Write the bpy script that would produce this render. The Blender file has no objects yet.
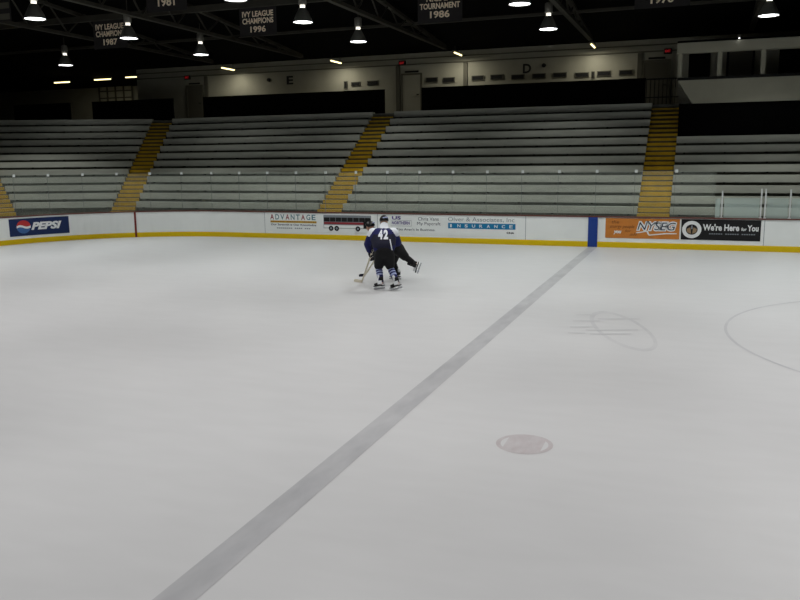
import bpy, bmesh, math, random
from mathutils import Vector, Matrix
from mathutils.bvhtree import BVHTree
random.seed(7)
S = bpy.context.scene
COL = S.collection
PI = math.pi
R = math.radians

# ------------------------------------------------------------------ camera
CP = Vector((3.34, -2.05, 3.03)); YAW, PIT, ROL, FPX = -.3597, -.1744, -.0102, 797.0
fw = Vector((math.sin(YAW)*math.cos(PIT), math.cos(YAW)*math.cos(PIT), math.sin(PIT)))
r0 = Vector((math.cos(YAW), -math.sin(YAW), 0)); u0 = r0.cross(fw)
rt = r0*math.cos(ROL)+u0*math.sin(ROL); up = u0*math.cos(ROL)-r0*math.sin(ROL)
cd = bpy.data.cameras.new('camera'); cam = bpy.data.objects.new('camera', cd); COL.objects.link(cam)
cd.sensor_width = 36; cd.lens = 36*FPX/800; cd.clip_end = 300
M = Matrix((rt, up, -fw)).transposed().to_4x4(); M.translation = CP
cam.matrix_world = M; S.camera = cam
S.view_settings.view_transform = 'Standard'; S.view_settings.look = 'None'
S.view_settings.gamma = 1; S.view_settings.exposure = 0; S.view_settings.use_curve_mapping = False

def at(x, y, axis, val):            # where the sight line of a photo point meets a real plane
    d = fw+rt*((x-400)/FPX)+up*((300-y)/FPX)
    return CP+d*((val-CP[axis])/d[axis])

# ------------------------------------------------------------------ materials
def lin(c): return tuple(((v/255)/12.92 if v/255 <= .04045 else ((v/255+.055)/1.055)**2.4) for v in c)+(1,)
def mat(name, rgb, rough=.6, metal=0, spec=.3, noise=0, scale=8, emit=0, emit_rgb=None, bump=0, stretch=(1,1,1)):
    m = bpy.data.materials.new(name); m.use_nodes = True
    N, L = m.node_tree.nodes, m.node_tree.links; b = N['Principled BSDF']
    c = lin(rgb); b.inputs['Base Color'].default_value = c; b.inputs['Roughness'].default_value = rough
    b.inputs['Metallic'].default_value = metal; b.inputs['Specular IOR Level'].default_value = spec
    if noise:
        tc = N.new('ShaderNodeTexCoord'); mp = N.new('ShaderNodeMapping'); mp.inputs['Scale'].default_value = stretch
        nz = N.new('ShaderNodeTexNoise'); nz.inputs['Scale'].default_value = scale; nz.inputs['Detail'].default_value = 5
        cr = N.new('ShaderNodeValToRGB')
        cr.color_ramp.elements[0].position = .3; cr.color_ramp.elements[1].position = .7
        cr.color_ramp.elements[0].color = tuple(v*(1-noise) for v in c[:3])+(1,)
        cr.color_ramp.elements[1].color = tuple(min(1, v*(1+noise)) for v in c[:3])+(1,)
        L.new(tc.outputs['Object'], mp.inputs[0]); L.new(mp.outputs[0], nz.inputs['Vector'])
        L.new(nz.outputs['Fac'], cr.inputs[0]); L.new(cr.outputs[0], b.inputs['Base Color'])
        if bump:
            bp = N.new('ShaderNodeBump'); bp.inputs['Strength'].default_value = bump
            L.new(nz.outputs['Fac'], bp.inputs['Height']); L.new(bp.outputs[0], b.inputs['Normal'])
    if emit:
        b.inputs['Emission Color'].default_value = lin(emit_rgb or rgb); b.inputs['Emission Strength'].default_value = emit
    return m
ICE = mat('ice', (193, 194, 195), .38, spec=.25, noise=.022, scale=1.2, stretch=(1, 3, 1))
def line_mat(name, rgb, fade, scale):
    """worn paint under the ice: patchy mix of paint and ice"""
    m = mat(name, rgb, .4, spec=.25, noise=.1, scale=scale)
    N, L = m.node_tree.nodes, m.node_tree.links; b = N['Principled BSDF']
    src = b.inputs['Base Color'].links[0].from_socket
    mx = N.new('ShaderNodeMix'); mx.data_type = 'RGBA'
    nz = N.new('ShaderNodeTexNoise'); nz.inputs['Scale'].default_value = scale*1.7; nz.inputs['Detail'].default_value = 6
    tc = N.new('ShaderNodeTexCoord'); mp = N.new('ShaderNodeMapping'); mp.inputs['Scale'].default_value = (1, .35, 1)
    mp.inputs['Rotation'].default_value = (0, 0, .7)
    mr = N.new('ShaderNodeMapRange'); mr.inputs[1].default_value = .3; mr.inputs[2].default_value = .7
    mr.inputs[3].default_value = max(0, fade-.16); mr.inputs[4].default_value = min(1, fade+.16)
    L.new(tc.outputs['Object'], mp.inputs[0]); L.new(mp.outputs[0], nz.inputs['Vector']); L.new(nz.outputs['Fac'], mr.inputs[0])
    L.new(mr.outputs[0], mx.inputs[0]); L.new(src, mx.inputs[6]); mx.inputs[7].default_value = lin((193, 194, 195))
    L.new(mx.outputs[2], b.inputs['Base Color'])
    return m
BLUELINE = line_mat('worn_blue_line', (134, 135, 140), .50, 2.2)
REDSPOT = line_mat('worn_red_spot', (156, 141, 144), .55, 6)
CIRC = line_mat('worn_circle_line', (148, 149, 157), .58, 2)
LOGO = line_mat('worn_logo_paint', (166, 167, 171), .66, 3)
BOARD = mat('board_white', (232, 235, 233), .35, spec=.4, noise=.02, scale=2)
KICK = mat('kick_yellow', (214, 182, 0), .4)
CAP = mat('cap_brown', (98, 58, 50), .5)
BLUE = mat('stripe_blue', (32, 62, 138), .4)
RED = mat('stripe_red', (120, 40, 34), .4)
CONC = mat('concrete', (112, 112, 104), .85, noise=.12, scale=3)
BENCH = mat('bench_paint', (171, 173, 162), .6, noise=.07, scale=1.5, stretch=(1, 4, 4))
BRACK = mat('bracket_dark', (34, 34, 34), .7)
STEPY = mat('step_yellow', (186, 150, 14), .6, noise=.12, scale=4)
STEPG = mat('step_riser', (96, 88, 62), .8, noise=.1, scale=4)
WALL = mat('wall_paint', (146, 144, 130), .85, noise=.08, scale=1.2)
WALLD = mat('wall_dark_panel', (84, 82, 72), .85)
LEDGE = mat('wall_ledge', (88, 86, 74), .8)
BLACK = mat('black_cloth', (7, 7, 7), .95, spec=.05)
VENT = mat('vent_dark', (16, 16, 15), .8)
CEIL = mat('ceiling_black', (7, 7, 7), .95, spec=.05)
STEEL = mat('truss_steel', (54, 52, 45), .7, noise=.15, scale=2)
BANNER = mat('banner_cloth', (40, 38, 38), .9, noise=.1, scale=6)
BTEXT = mat('banner_letter', (240, 224, 198), .9)
PRESS = mat('press_paint', (158, 156, 140), .8, noise=.04, scale=2)
DARKGL = mat('dark_window', (5, 5, 5), .2, spec=.4)
WHITE = mat('white_print', (228, 230, 230), .5)
NAVYP = mat('print_navy', (26, 44, 88), .4)
TEAL = mat('print_teal', (80, 124, 134), .5)
TEALB = mat('print_teal_blue', (20, 118, 166), .45)
MAROON = mat('print_maroon', (140, 46, 54), .5)
GOLD = mat('print_gold', (198, 162, 52), .5)
INK = mat('print_ink', (54, 58, 74), .6)
GREYI = mat('print_grey', (130, 136, 142), .6)
VIOL = mat('print_violet', (92, 76, 138), .6)
ORANGE = mat('print_orange', (196, 122, 52), .5, noise=.05, scale=5)
BROWN = mat('print_brown', (138, 84, 36), .6)
BLK = mat('print_black', (22, 22, 24), .5)
REDP = mat('print_red', (186, 52, 52), .5)
SKYB = mat('print_sky', (64, 104, 160), .5)
ALU = mat('reflector_aluminium', (150, 150, 142), .45, metal=.6)
HOUS = mat('lamp_housing', (112, 110, 102), .6, metal=.3)
LENS = mat('lamp_light', (255, 255, 255), .5, emit=9, emit_rgb=(250, 252, 255))
NECK = mat('lamp_neck_glow', (255, 250, 235), .5, emit=1.1)
TUBE = mat('tube_light', (255, 240, 190), .5, emit=3.2, emit_rgb=(255, 238, 170))
REDL = mat('exit_red_light', (220, 40, 40), .5, emit=.25, emit_rgb=(225, 40, 46))
SKIN = mat('skin', (196, 148, 122), .55)
HAIR = mat('hair', (44, 32, 24), .8)
NAVY = mat('jersey_navy', (24, 28, 84), .8, noise=.12, scale=14, bump=.15)
NAVY2 = mat('jersey_back_dark', (22, 23, 44), .8, noise=.12, scale=14, bump=.15)
JWHITE = mat('jersey_white', (226, 230, 236), .8)
JBLK = mat('cloth_black', (14, 14, 17), .8, noise=.12, scale=14, bump=.15)
GLOVE = mat('glove_black', (18, 18, 26), .65)
HELM = mat('helmet_black', (14, 15, 16), .3, spec=.5)
SOCKW = mat('sock_stripe', (150, 160, 196), .8)
SKB = mat('skate_black', (18, 18, 20), .5)
SKW = mat('skate_white', (224, 226, 228), .5)
BLADE = mat('skate_steel', (170, 172, 176), .3, metal=1)
STICK = mat('stick_cream', (206, 198, 178), .5)
TAPE = mat('stick_tape_dark', (24, 24, 40), .8)
RUBB = mat('post_white', (206, 210, 208), .5)
def glass_mat(name, tint, milk):
    m = bpy.data.materials.new(name); m.use_nodes = True
    N, L = m.node_tree.nodes, m.node_tree.links; b = N['Principled BSDF']; out = N['Material Output']
    b.inputs['Base Color'].default_value = lin(tint); b.inputs['Roughness'].default_value = .5
    b.inputs['Specular IOR Level'].default_value = .3
    tr = N.new('ShaderNodeBsdfTransparent'); tr.inputs[0].default_value = lin((254, 255, 254))
    mx = N.new('ShaderNodeMixShader'); mx.inputs[0].default_value = milk
    L.new(tr.outputs[0], mx.inputs[1]); L.new(b.outputs[0], mx.inputs[2]); L.new(mx.outputs[0], out.inputs[0])
    return m
GLASS = glass_mat('rink_glass', (218, 228, 218), .05)
MILK = glass_mat('scuffed_glass', (196, 212, 206), .40)

# ------------------------------------------------------------------ mesh helpers
class MB:
    def __init__(s): s.v, s.f, s.m, s.mats = [], [], [], []
    def mi(s, m):
        if m not in s.mats: s.mats.append(m)
        return s.mats.index(m)
    def add(s, vs, fs, m):
        o = len(s.v); k = s.mi(m); s.v += [tuple(v) for v in vs]
        for f in fs: s.f.append([i+o for i in f]); s.m.append(k)
        return s
    def box(s, a, b, m, T=None):
        x0, y0, z0 = a; x1, y1, z1 = b
        vs = [Vector(p) for p in ((x0,y0,z0),(x1,y0,z0),(x1,y1,z0),(x0,y1,z0),(x0,y0,z1),(x1,y0,z1),(x1,y1,z1),(x0,y1,z1))]
        if T: vs = [T @ v for v in vs]
        return s.add(vs, [(0,3,2,1),(4,5,6,7),(0,1,5,4),(1,2,6,5),(2,3,7,6),(3,0,4,7)], m)
    def lathe(s, prof, m, c=(0,0,0), n=20, cap=True, T=None):
        vs, fs = [], []
        for r, z in prof:
            for k in range(n):
                a = 2*PI*k/n; v = Vector((c[0]+r*math.cos(a), c[1]+r*math.sin(a), c[2]+z)); vs.append(T @ v if T else v)
        for i in range(len(prof)-1):
            for k in range(n):
                k2 = (k+1) % n; fs.append((i*n+k, i*n+k2, (i+1)*n+k2, (i+1)*n+k))
        if cap: fs.append(tuple(range(n-1, -1, -1))); fs.append(tuple(range((len(prof)-1)*n, len(prof)*n)))
        return s.add(vs, fs, m)
    def tube(s, pts, rad, m, n=8):
        pts = [Vector(p) for p in pts]; rads = rad if isinstance(rad, (list, tuple)) else [rad]*len(pts)
        vs, fs = [], []
        for i, p in enumerate(pts):
            d = (pts[min(i+1, len(pts)-1)]-pts[max(i-1, 0)]).normalized()
            a = Vector((0,0,1)) if abs(d.z) < .9 else Vector((1,0,0))
            x = d.cross(a).normalized(); y = d.cross(x)
            for k in range(n):
                t = 2*PI*k/n; vs.append(p+(x*math.cos(t)+y*math.sin(t))*rads[i])
        for i in range(len(pts)-1):
            for k in range(n):
                k2 = (k+1) % n; fs.append((i*n+k, (i+1)*n+k, (i+1)*n+k2, i*n+k2))
        fs.append(tuple(range(n))); fs.append(tuple(range((len(pts)-1)*n+n-1, (len(pts)-1)*n-1, -1)))
        return s.add(vs, fs, m)
    def build(s, name, parent=None, smooth=False):
        me = bpy.data.meshes.new(name); me.from_pydata(s.v, [], s.f)
        for m in s.mats: me.materials.append(m)
        me.polygons.foreach_set('material_index', s.m)
        if smooth: me.polygons.foreach_set('use_smooth', [True]*len(me.polygons))
        me.update(); o = bpy.data.objects.new(name, me); COL.objects.link(o)
        if parent: o.parent = parent
        return o
def tag(o, label, cat, group=None, kind=None):
    o['label'] = label; o['category'] = cat
    if group: o['group'] = group
    if kind: o['kind'] = kind
    return o
def struct(o): o['kind'] = 'structure'; return o
def empty(name, loc=(0,0,0), rz=0):
    o = bpy.data.objects.new(name, None); o.empty_display_size = .2; COL.objects.link(o)
    o.location = loc; o.rotation_euler = (0,0,rz); return o
def copy_tree(o, parent=None):
    c = o.copy(); COL.objects.link(c)
    if parent: c.parent = parent
    for ch in [x for x in KIDS.get(o, [])]: copy_tree(ch, c)
    return c
KIDS = {}
def kid(parent, o): KIDS.setdefault(parent, []).append(o); return o
def text_geo(txt, x0, x1, y0, y1, bold=0.0, shear=0.0, spacing=1.0):
    """letters as flat polygons filling the box x0..x1, y0..y1"""
    cu = bpy.data.curves.new('t', 'FONT'); cu.body = txt; cu.offset = bold; cu.shear = shear; cu.space_character = spacing
    cu.resolution_u = 3
    ob = bpy.data.objects.new('t', cu); COL.objects.link(ob)
    dg = bpy.context.evaluated_depsgraph_get(); dg.update()
    me = bpy.data.meshes.new_from_object(ob.evaluated_get(dg))
    vs = [v.co.copy() for v in me.vertices]; fs = [tuple(p.vertices) for p in me.polygons]
    bpy.data.objects.remove(ob); bpy.data.curves.remove(cu); bpy.data.meshes.remove(me)
    ax, bx = min(v.x for v in vs), max(v.x for v in vs); ay, by = min(v.y for v in vs), max(v.y for v in vs)
    return [(x0+(v.x-ax)/(bx-ax)*(x1-x0), y0+(v.y-ay)/max(1e-6, by-ay)*(y1-y0)) for v in vs], fs
def rect(x0, x1, y0, y1, n=1):
    vs, fs = [], []
    for i in range(n+1):
        x = x0+(x1-x0)*i/n; vs += [(x, y0), (x, y1)]
    for i in range(n): fs.append((2*i, 2*i+2, 2*i+3, 2*i+1))
    return vs, fs
def disc(cx, cy, rx, ry, n=24, hole=0):
    if not hole: return [(cx+rx*math.cos(2*PI*k/n), cy+ry*math.sin(2*PI*k/n)) for k in range(n)], [tuple(range(n))]
    vs = [(cx+rx*math.cos(2*PI*k/n), cy+ry*math.sin(2*PI*k/n)) for k in range(n)]
    vs += [(cx+(rx-hole)*math.cos(2*PI*k/n), cy+(ry-hole)*math.sin(2*PI*k/n)) for k in range(n)]
    return vs, [(k, (k+1) % n, n+(k+1) % n, n+k) for k in range(n)]
def poly(pts): return pts, [tuple(range(len(pts)))]

# ------------------------------------------------------------------ rink path
D = 25.9; CXB, CYB, RB = -14.6, 19.3, 6.6     # far boards, corner centre and radius
def bpos(u, off=0.0, z=0.0):                   # u runs along the boards, off > 0 is towards the ice
    if u >= CXB: return Vector((u, D-off, z))
    a = (CXB-u)/RB; r = RB-off
    if a > PI/2: return Vector((CXB-r, CYB-(a-PI/2)*RB, z))
    return Vector((CXB-r*math.sin(a), CYB+r*math.cos(a), z))
U0, U1 = -27.5, 9.5
us = [U0+i*.25 for i in range(int((CXB-U0)/.25)+1)]+[CXB+.01, -8, 0, 4, U1]
def strip(prof, m, name, parent=None, us=us):  # a profile (off, z) swept along the boards
    vs, fs = [], []; n = len(prof)
    for u in us: vs += [bpos(u, o, z) for o, z in prof]
    for i in range(len(us)-1):
        for k in range(n):
            k2 = (k+1) % n; fs.append((i*n+k, i*n+k2, (i+1)*n+k2, (i+1)*n+k))
    fs.append(tuple(range(n))); fs.append(tuple(range(len(vs)-1, len(vs)-n-1, -1)))
    return MB().add(vs, fs, m).build(name, parent)
boards = struct(strip([(0, .0), (0, 1.02), (-.12, 1.02), (-.12, .0)], BOARD, 'dasher_boards'))
strip([(.02, .0), (.02, .175), (.012, .19), (.001, .19), (.001, .0)], KICK, 'kick_plate', boards)
strip([(.025, 1.02), (.025, 1.06), (-.14, 1.06), (-.14, 1.02)], CAP, 'cap_rail', boards)
def on_board(geo, m, name, parent, off): 
    vs, fs = geo
    return MB().add([bpos(x, off, y) for x, y in vs], fs, m).build(name, parent)
on_board(rect(-.23, .09, 0, 1.02), BLUE, 'blue_stripe', boards, .026)
ug = CXB-RB*math.asin((18.29+CXB)/RB)
on_board(rect(ug-.04, ug+.04, 0, 1.02), RED, 'red_stripe', boards, .026)
for uj in (-12.9, -8.05, -2.4, 5.3, 7.5): on_board(rect(uj-.008, uj+.008, .19, 1.02), GREYI, 'panel_seam', boards, .002)

# ------------------------------------------------------------------ ice
ice = MB()
pts = [Vector((12, -3, 0)), Vector((12, D, 0))]+[bpos(u) for u in sorted([x for x in us if x <= CXB], reverse=True)]+[Vector((-30, 8, 0)), Vector((-30, -3, 0))]
cen = Vector((-5, 10, 0)); ice.add([cen]+pts, [(0, (i+1) % len(pts)+1, i+1) for i in range(len(pts))], ICE)
def paint(geo, m, z=.002): ice.add([(x, y, z) for x, y in geo[0]], geo[1], m)
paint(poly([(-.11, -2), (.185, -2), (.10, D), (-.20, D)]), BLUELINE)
DX, DY, rr = 1.70, 6.07, .305                                          # face-off spot
paint(disc(DX, DY, rr, rr, 40, .05), REDSPOT)
seg = []
for k in range(41):
    a = -PI/2+PI*k/40; seg.append((DX+min(.2, (rr-.05)*math.cos(a)), DY+(rr-.05)*math.sin(a)))
seg2 = [(2*DX-x, y) for x, y in reversed(seg)]
paint(poly(seg+seg2), REDSPOT)
paint(disc(8.42, D/2, 4.57, 4.57, 120, .05), CIRC)                     # centre circle
def gpx(x, y): p = at(x, y, 2, 0); return Vector((p.x, p.y))
lc = gpx(621, 329); la = gpx(594, 313)-lc; lb = gpx(640, 318)-lc       # oval club mark
n = 40
oval = [lc+la*math.cos(2*PI*k/n)*1.02+lb*math.sin(2*PI*k/n)*.72 for k in range(n)]
inn = [lc+la*math.cos(2*PI*k/n)*.90+lb*math.sin(2*PI*k/n)*.60-(la*.02) for k in range(n)]
ice.add([(p.x, p.y, .002) for p in oval+inn], [(k, (k+1) % n, n+(k+1) % n, n+k) for k in range(n)], LOGO)
for y, xa, xb in ((315, 576, 596), (321, 573, 600), (327, 570, 596), (333, 568, 585), (319, 598, 640), (330, 586, 638), (334, 590, 632)):
    a, b = gpx(xa, y), gpx(xb, y); t = Vector((-(b-a).y, (b-a).x)).normalized()*.045
    ice.add([(p.x, p.y, .0035) for p in (a-t, b-t, b+t, a+t)], [(0, 1, 2, 3)], LOGO)
floor = struct(ice.build('floor'))

# ------------------------------------------------------------------ board adverts
def advert(u0, u1, z0, z1, m, label, group='adverts along the boards'):
    nn = max(1, int((u1-u0)/.2)); vs, fs = [], []
    for i in range(nn+1):
        u = u0+(u1-u0)*i/nn
        vs += [bpos(u, .002, z0), bpos(u, .010, z0), bpos(u, .010, z1), bpos(u, .002, z1)]
    for i in range(nn):
        for k in range(4): fs.append((4*i+k, 4*i+(k+1) % 4, 4*i+4+(k+1) % 4, 4*i+4+k))
    fs += [(0, 1, 2, 3), (4*nn+3, 4*nn+2, 4*nn+1, 4*nn)]
    o = MB().add(vs, fs, m).build('board_advert')
    return tag(o, label, 'advertisement', group)
def pr(parent, geo, m, name='lettering', k=1): return on_board(geo, m, name, parent, .010+.003*k)
# dark blue soft drink panel on the rounded corner
a = advert(-23.33, -21.05, .30, .96, NAVYP, 'dark blue drinks advert with a red and white globe on the rounded corner boards')
e = on_board(disc(-22.78, .64, .27, .25, 28), SKYB, 'emblem', a, .013)
on_board(poly([(-23.05+.54*i/12, .66+.035*math.sin(i/12*2*PI)) for i in range(13)]+[(-22.78+.27*math.cos(PI*k/14), .66+.23*math.sin(PI*k/14)) for k in range(1, 14)]), REDP, 'emblem_red', e, .016)
on_board(poly([(-23.05+.54*i/12, .60+.035*math.sin(i/12*2*PI)) for i in range(13)]+[(-22.51-.54*i/12, .68-.035*math.sin(i/12*2*PI)) for i in range(13)]), WHITE, 'emblem_wave', e, .019)
pr(a, text_geo('PEPSI', -22.49, -21.33, .50, .80, .05, .3), WHITE)
# white, teal lettered
a = advert(-12.72, -10.5, .28, .985, BOARD, 'white advert with spaced teal and maroon capitals over a gold band')
w = (12.66-10.6)/9
for i, ch in enumerate('ADVANTAGE'):
    x = -12.64+i*w; pr(a, text_geo(ch, x, x+w*.74, .74, .95, .02), MAROON if ch == 'A' else TEAL)
pr(a, rect(-12.64, -10.6, .62, .70), GOLD, 'gold_band')
for i in range(26):
    if i % 9 != 8: pr(a, rect(-12.6+i*.077, -12.555+i*.077, .64, .68), BROWN, 'small_print', 2)
pr(a, text_geo('Our Strength is Our Knowledge', -12.62, -10.62, .485, .585, .02), INK)
for i in range(17):
    if i not in (8, 13): pr(a, rect(-12.35+i*.088, -12.29+i*.088, .385, .43), GREYI, 'small_print')
# bus picture
a = advert(-10.38, -8.2, .28, .985, BOARD, 'white advert with a picture of a long coach, beside the skaters')
b = pr(a, rect(-10.3, -8.3, .44, .95), GREYI, 'coach_body')
on_board(rect(-10.28, -8.32, .88, .93), GREYI, 'roof_line', b, .016)
on_board(rect(-10.28, -8.34, .70, .86), BLK, 'window_band', b, .016)
for i in range(1, 8): on_board(rect(-10.28+i*.245, -10.265+i*.245, .70, .86), GREYI, 'window_bar', b, .019)
on_board(rect(-10.28, -8.55, .60, .68), MAROON, 'coach_stripe', b, .016)
on_board(rect(-10.28, -8.6, .46, .57), BOARD, 'coach_skirt', b, .016)
on_board(rect(-8.62, -8.32, .46, .84), BLK, 'coach_front', b, .019)
for x in (-9.98, -9.74, -8.85):
    wv = pr(a, disc(x, .44, .10, .10), BLK, 'coach_wheel', 3); on_board(disc(x, .44, .045, .045), GREYI, 'wheel_hub', wv, .023)
# white with two small text blocks
a = advert(-7.55, -5.42, .28, .985, BOARD, 'white advert with violet block letters and two lines of thin script, beside the skaters')
pr(a, text_geo('US', -7.46, -7.1, .82, .95, .04), VIOL)
pr(a, text_geo('NORTHERN', -7.46, -6.75, .64, .76, .03), VIOL)
for x0, x1, y0, y1 in ((-7.5, -6.68, .79, .80), (-7.5, -6.68, .58, .59), (-6.69, -6.68, .59, .79)): pr(a, rect(x0, x1, y0, y1), GREYI, 'thin_rule')
pr(a, text_geo('Chris Vans', -6.42, -5.62, .80, .93, 0), INK)
pr(a, text_geo('My Paycraft', -6.46, -5.55, .60, .75, 0), INK)
pr(a, text_geo("You Aren't In Business.", -7.3, -5.75, .42, .51, .01), INK)
# insurance
a = advert(-5.36, -2.68, .28, .985, BOARD, 'white advert with thin grey letters above a teal blue band')
pr(a, text_geo('Olver & Associates, Inc', -5.26, -2.8, .775, .95, -.004), GREYI)
bd = pr(a, rect(-5.26, -2.76, .535, .735), TEALB, 'teal_band')
for i, ch in enumerate('INSURANCE'):
    x = -5.18+i*.275
    on_board(text_geo(ch, x, x+(.06 if ch == 'I' else .12), .58, .69, .02), WHITE, 'lettering', bd, .017)
pr(a, text_geo('CNA', -3.08, -2.8, .38, .45, .05), BLK)
# orange
a = advert(.35, 2.74, .33, 1.0, ORANGE, 'orange advert with slanted white outlined capitals, right of the blue stripe')
for t, x0, x1, y0, y1 in (('the', .55, .8, .82, .93), ('energy people', .5, 1.3, .64, .78), ('for', 1.0, 1.2, .54, .62), ('all', 1.15, 1.4, .42, .52)):
    pr(a, text_geo(t, x0, x1, y0, y1, .01, .2), BROWN)
pr(a, text_geo('you', .62, .88, .45, .58, .05, .2), WHITE)
pr(a, text_geo('NYSEG', 1.36, 2.66, .58, .92, .10, .25), WHITE)
pr(a, text_geo('NYSEG', 1.40, 2.62, .62, .88, .0, .25), INK, 'letter_core', 2)
pr(a, poly([(1.36, .50), (1.7, .56), (1.72, .50), (1.78, .43), (2.3, .49), (2.66, .50), (2.66, .53), (2.3, .53), (1.8, .47), (1.77, .52), (1.74, .60), (1.36, .53)]), WHITE, 'swoosh')
# black
a = advert(2.79, 5.2, .33, 1.0, BLK, 'black advert with a white ring emblem and white slogan')
e = pr(a, disc(3.12, .665, .30, .285, 32, .115), WHITE, 'emblem')
for sx in (-1, 1): on_board(poly([(3.12+sx*.02, .52), (3.12+sx*.14, .58), (3.12+sx*.16, .68), (3.12+sx*.05, .74), (3.12+sx*.03, .64)]), mat('emblem_tan', (150, 126, 96), .6) if sx < 0 else bpy.data.materials['emblem_tan'], 'emblem_wing', e, .016)
on_board(poly([(3.09, .68), (3.15, .68), (3.14, .80), (3.10, .80)]), GREYI, 'emblem_head', e, .017)
pr(a, text_geo("We're Here", 3.46, 4.56, .64, .86, .03), WHITE)
pr(a, text_geo('for', 4.62, 4.78, .65, .76, .03), WHITE)
pr(a, text_geo('You', 4.8, 5.13, .64, .84, .03), WHITE)
for i in range(20): pr(a, rect(3.66+i*.07, 3.71+i*.07, .52, .555), GREYI if i % 7 != 6 else BLK, 'small_print')

# ------------------------------------------------------------------ glass above the boards
gw = 1.275; gi = 0; uu = 3.78
ORD = 'first second third fourth fifth sixth seventh eighth ninth tenth eleventh twelfth thirteenth fourteenth fifteenth sixteenth seventeenth eighteenth nineteenth twentieth twenty-first twenty-second twenty-third twenty-fourth'.split()
while uu-gw > -26.5 and gi < 24:
    a0, a1 = uu-gw+.008, uu-.008
    p = MB(); vs, fs = [], []; nn = 6
    for i in range(nn+1):
        u = a0+(a1-a0)*i/nn; vs += [bpos(u, -.05, 1.06), bpos(u, -.062, 1.06), bpos(u, -.062, 2.58), bpos(u, -.05, 2.58)]
    for i in range(nn):
        for k in range(4): fs.append((4*i+k, 4*i+4+k, 4*i+4+(k+1) % 4, 4*i+(k+1) % 4))
    fs += [(3, 2, 1, 0), (4*nn, 4*nn+1, 4*nn+2, 4*nn+3)]
    o = p.add(vs, fs, GLASS).build('rink_shield')
    tag(o, 'clear shield glass panel above the boards, %s one leftward from the low scuffed panes' % ORD[gi], 'glass panel', 'clear glass panels above the boards')
    c = bpos(a0, -.056, 0)
    ang = 0 if a0 >= CXB else (CXB-a0)/RB
    T = Matrix.Translation(c) @ Matrix.Rotation(ang, 4, 'Z')
    MB().box((.0, -.02, 2.52), (.09, .02, 2.62), RUBB, T).build('top_clip', o)
    MB().box((.0, -.009, 1.06), (.012, .009, 2.52), mat('seam_rubber', (110, 116, 112), .6) if gi == 0 else bpy.data.materials['seam_rubber'], T).build('joint_strip', o)
    uu -= gw; gi += 1
lows = [(3.80, 3.955, 1.68, 'narrow low pale pane next to the tall clear glass'), (4.06, 5.12, 1.70, 'low pale scuffed glass pane between two white posts, above the black advert'), (5.325, 5.955, 1.70, 'low pale glass pane between the double post and the last post'), (6.045, 7.6, 1.70, 'low pale glass pane at the photo edge')]
for a0, a1, zt, lb in lows:
    o = MB().box((a0, D+.05, 1.06), (a1, D+.062, zt), MILK).build('low_shield'); tag(o, lb, 'glass panel', 'low glass panes')
for i, (x, zt, lb) in enumerate([(4.0, 1.93, 'short white post at the left end of the low panes'), (5.16, 2.0, 'left one of the close pair of white posts on the boards'), (5.28, 2.0, 'right one of the close pair of white posts on the boards'), (6.0, 1.98, 'lone white post on the boards near the photo edge')]):
    m = MB().box((x-.022, D+.035, 1.06), (x+.022, D+.08, zt), RUBB)
    m.box((x-.04, D+.03, 1.06), (x+.04, D+.09, 1.09), RUBB)
    tag(m.build('glass_post'), lb, 'post', 'white posts on the boards')

# ------------------------------------------------------------------ stands
NR, RD, RH = 12, .52, .345; Y0, Z0 = 26.4, 1.36
n0 = Vector((0, 1, 0)); A1 = R(23); n1 = Vector((-math.sin(A1), math.cos(A1), 0)); A2 = R(92); n2 = Vector((-math.sin(A2), math.cos(A2), 0))
t0, t1, t2 = (Vector((-n.y, n.x, 0)) for n in (n0, n1, n2))     # leftward directions
C1 = Vector((-20.05, Y0, 0)); C2 = C1+t1*5.35
SK = .36
def corner1(o): return C1+Vector((-SK*o, o, 0))
def corner2(o): return C2+(n1+n2)*(o*(SK*math.sin(A1)+math.cos(A1))/(1+n1.dot(n2)))
XR = 10.0
tiers = MB(); line = lambda o: [Vector((XR, Y0+o, 0)), corner1(o), corner2(o), corner2(o)+t2*4]
def ribbon(la, za, lb, zb, m, mb):
    for i in range(len(la)-1):
        mb.add([la[i]+Vector((0,0,za)), la[i+1]+Vector((0,0,za)), lb[i+1]+Vector((0,0,zb)), lb[i]+Vector((0,0,zb))], [(0,1,2,3)], m)
SET = .15
zt = lambda i: Z0+RH*i-.06
ribbon(line(SET), 0, line(SET), zt(0), CONC, tiers)
for i in range(NR):
    oa = i*RD+SET; ob = (i+1)*RD+SET
    ribbon(line(oa), zt(i), line(ob), zt(i), CONC, tiers)
    if i < NR-1: ribbon(line(ob), zt(i), line(ob), zt(i+1), CONC, tiers)
struct(tiers.build('concrete_tiers'))
# concourse slab behind the top row
cs = MB(); lt = line(NR*RD+SET); zc = zt(NR-1)
cs.add([v+Vector((0,0,zc)) for v in lt]+[Vector((-40, 27, zc)), Vector((-40, 41, zc)), Vector((XR, 41, zc))], [tuple(range(7))], CONC)
struct(cs.build('concourse_slab'))
struct(MB().add([(12, D+.12, 0), (12, D+1, 0), (-30, D+1, 0), (-34, 10, 0), (-21.4, 10, 0), (-21.4, 19.3, 0)]+[tuple(bpos(u, -.12)) for u in us if CXB >= u > -24.9], [tuple(range(6+len([u for u in us if CXB >= u > -24.9])))], CONC).build('walkway'))

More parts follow.
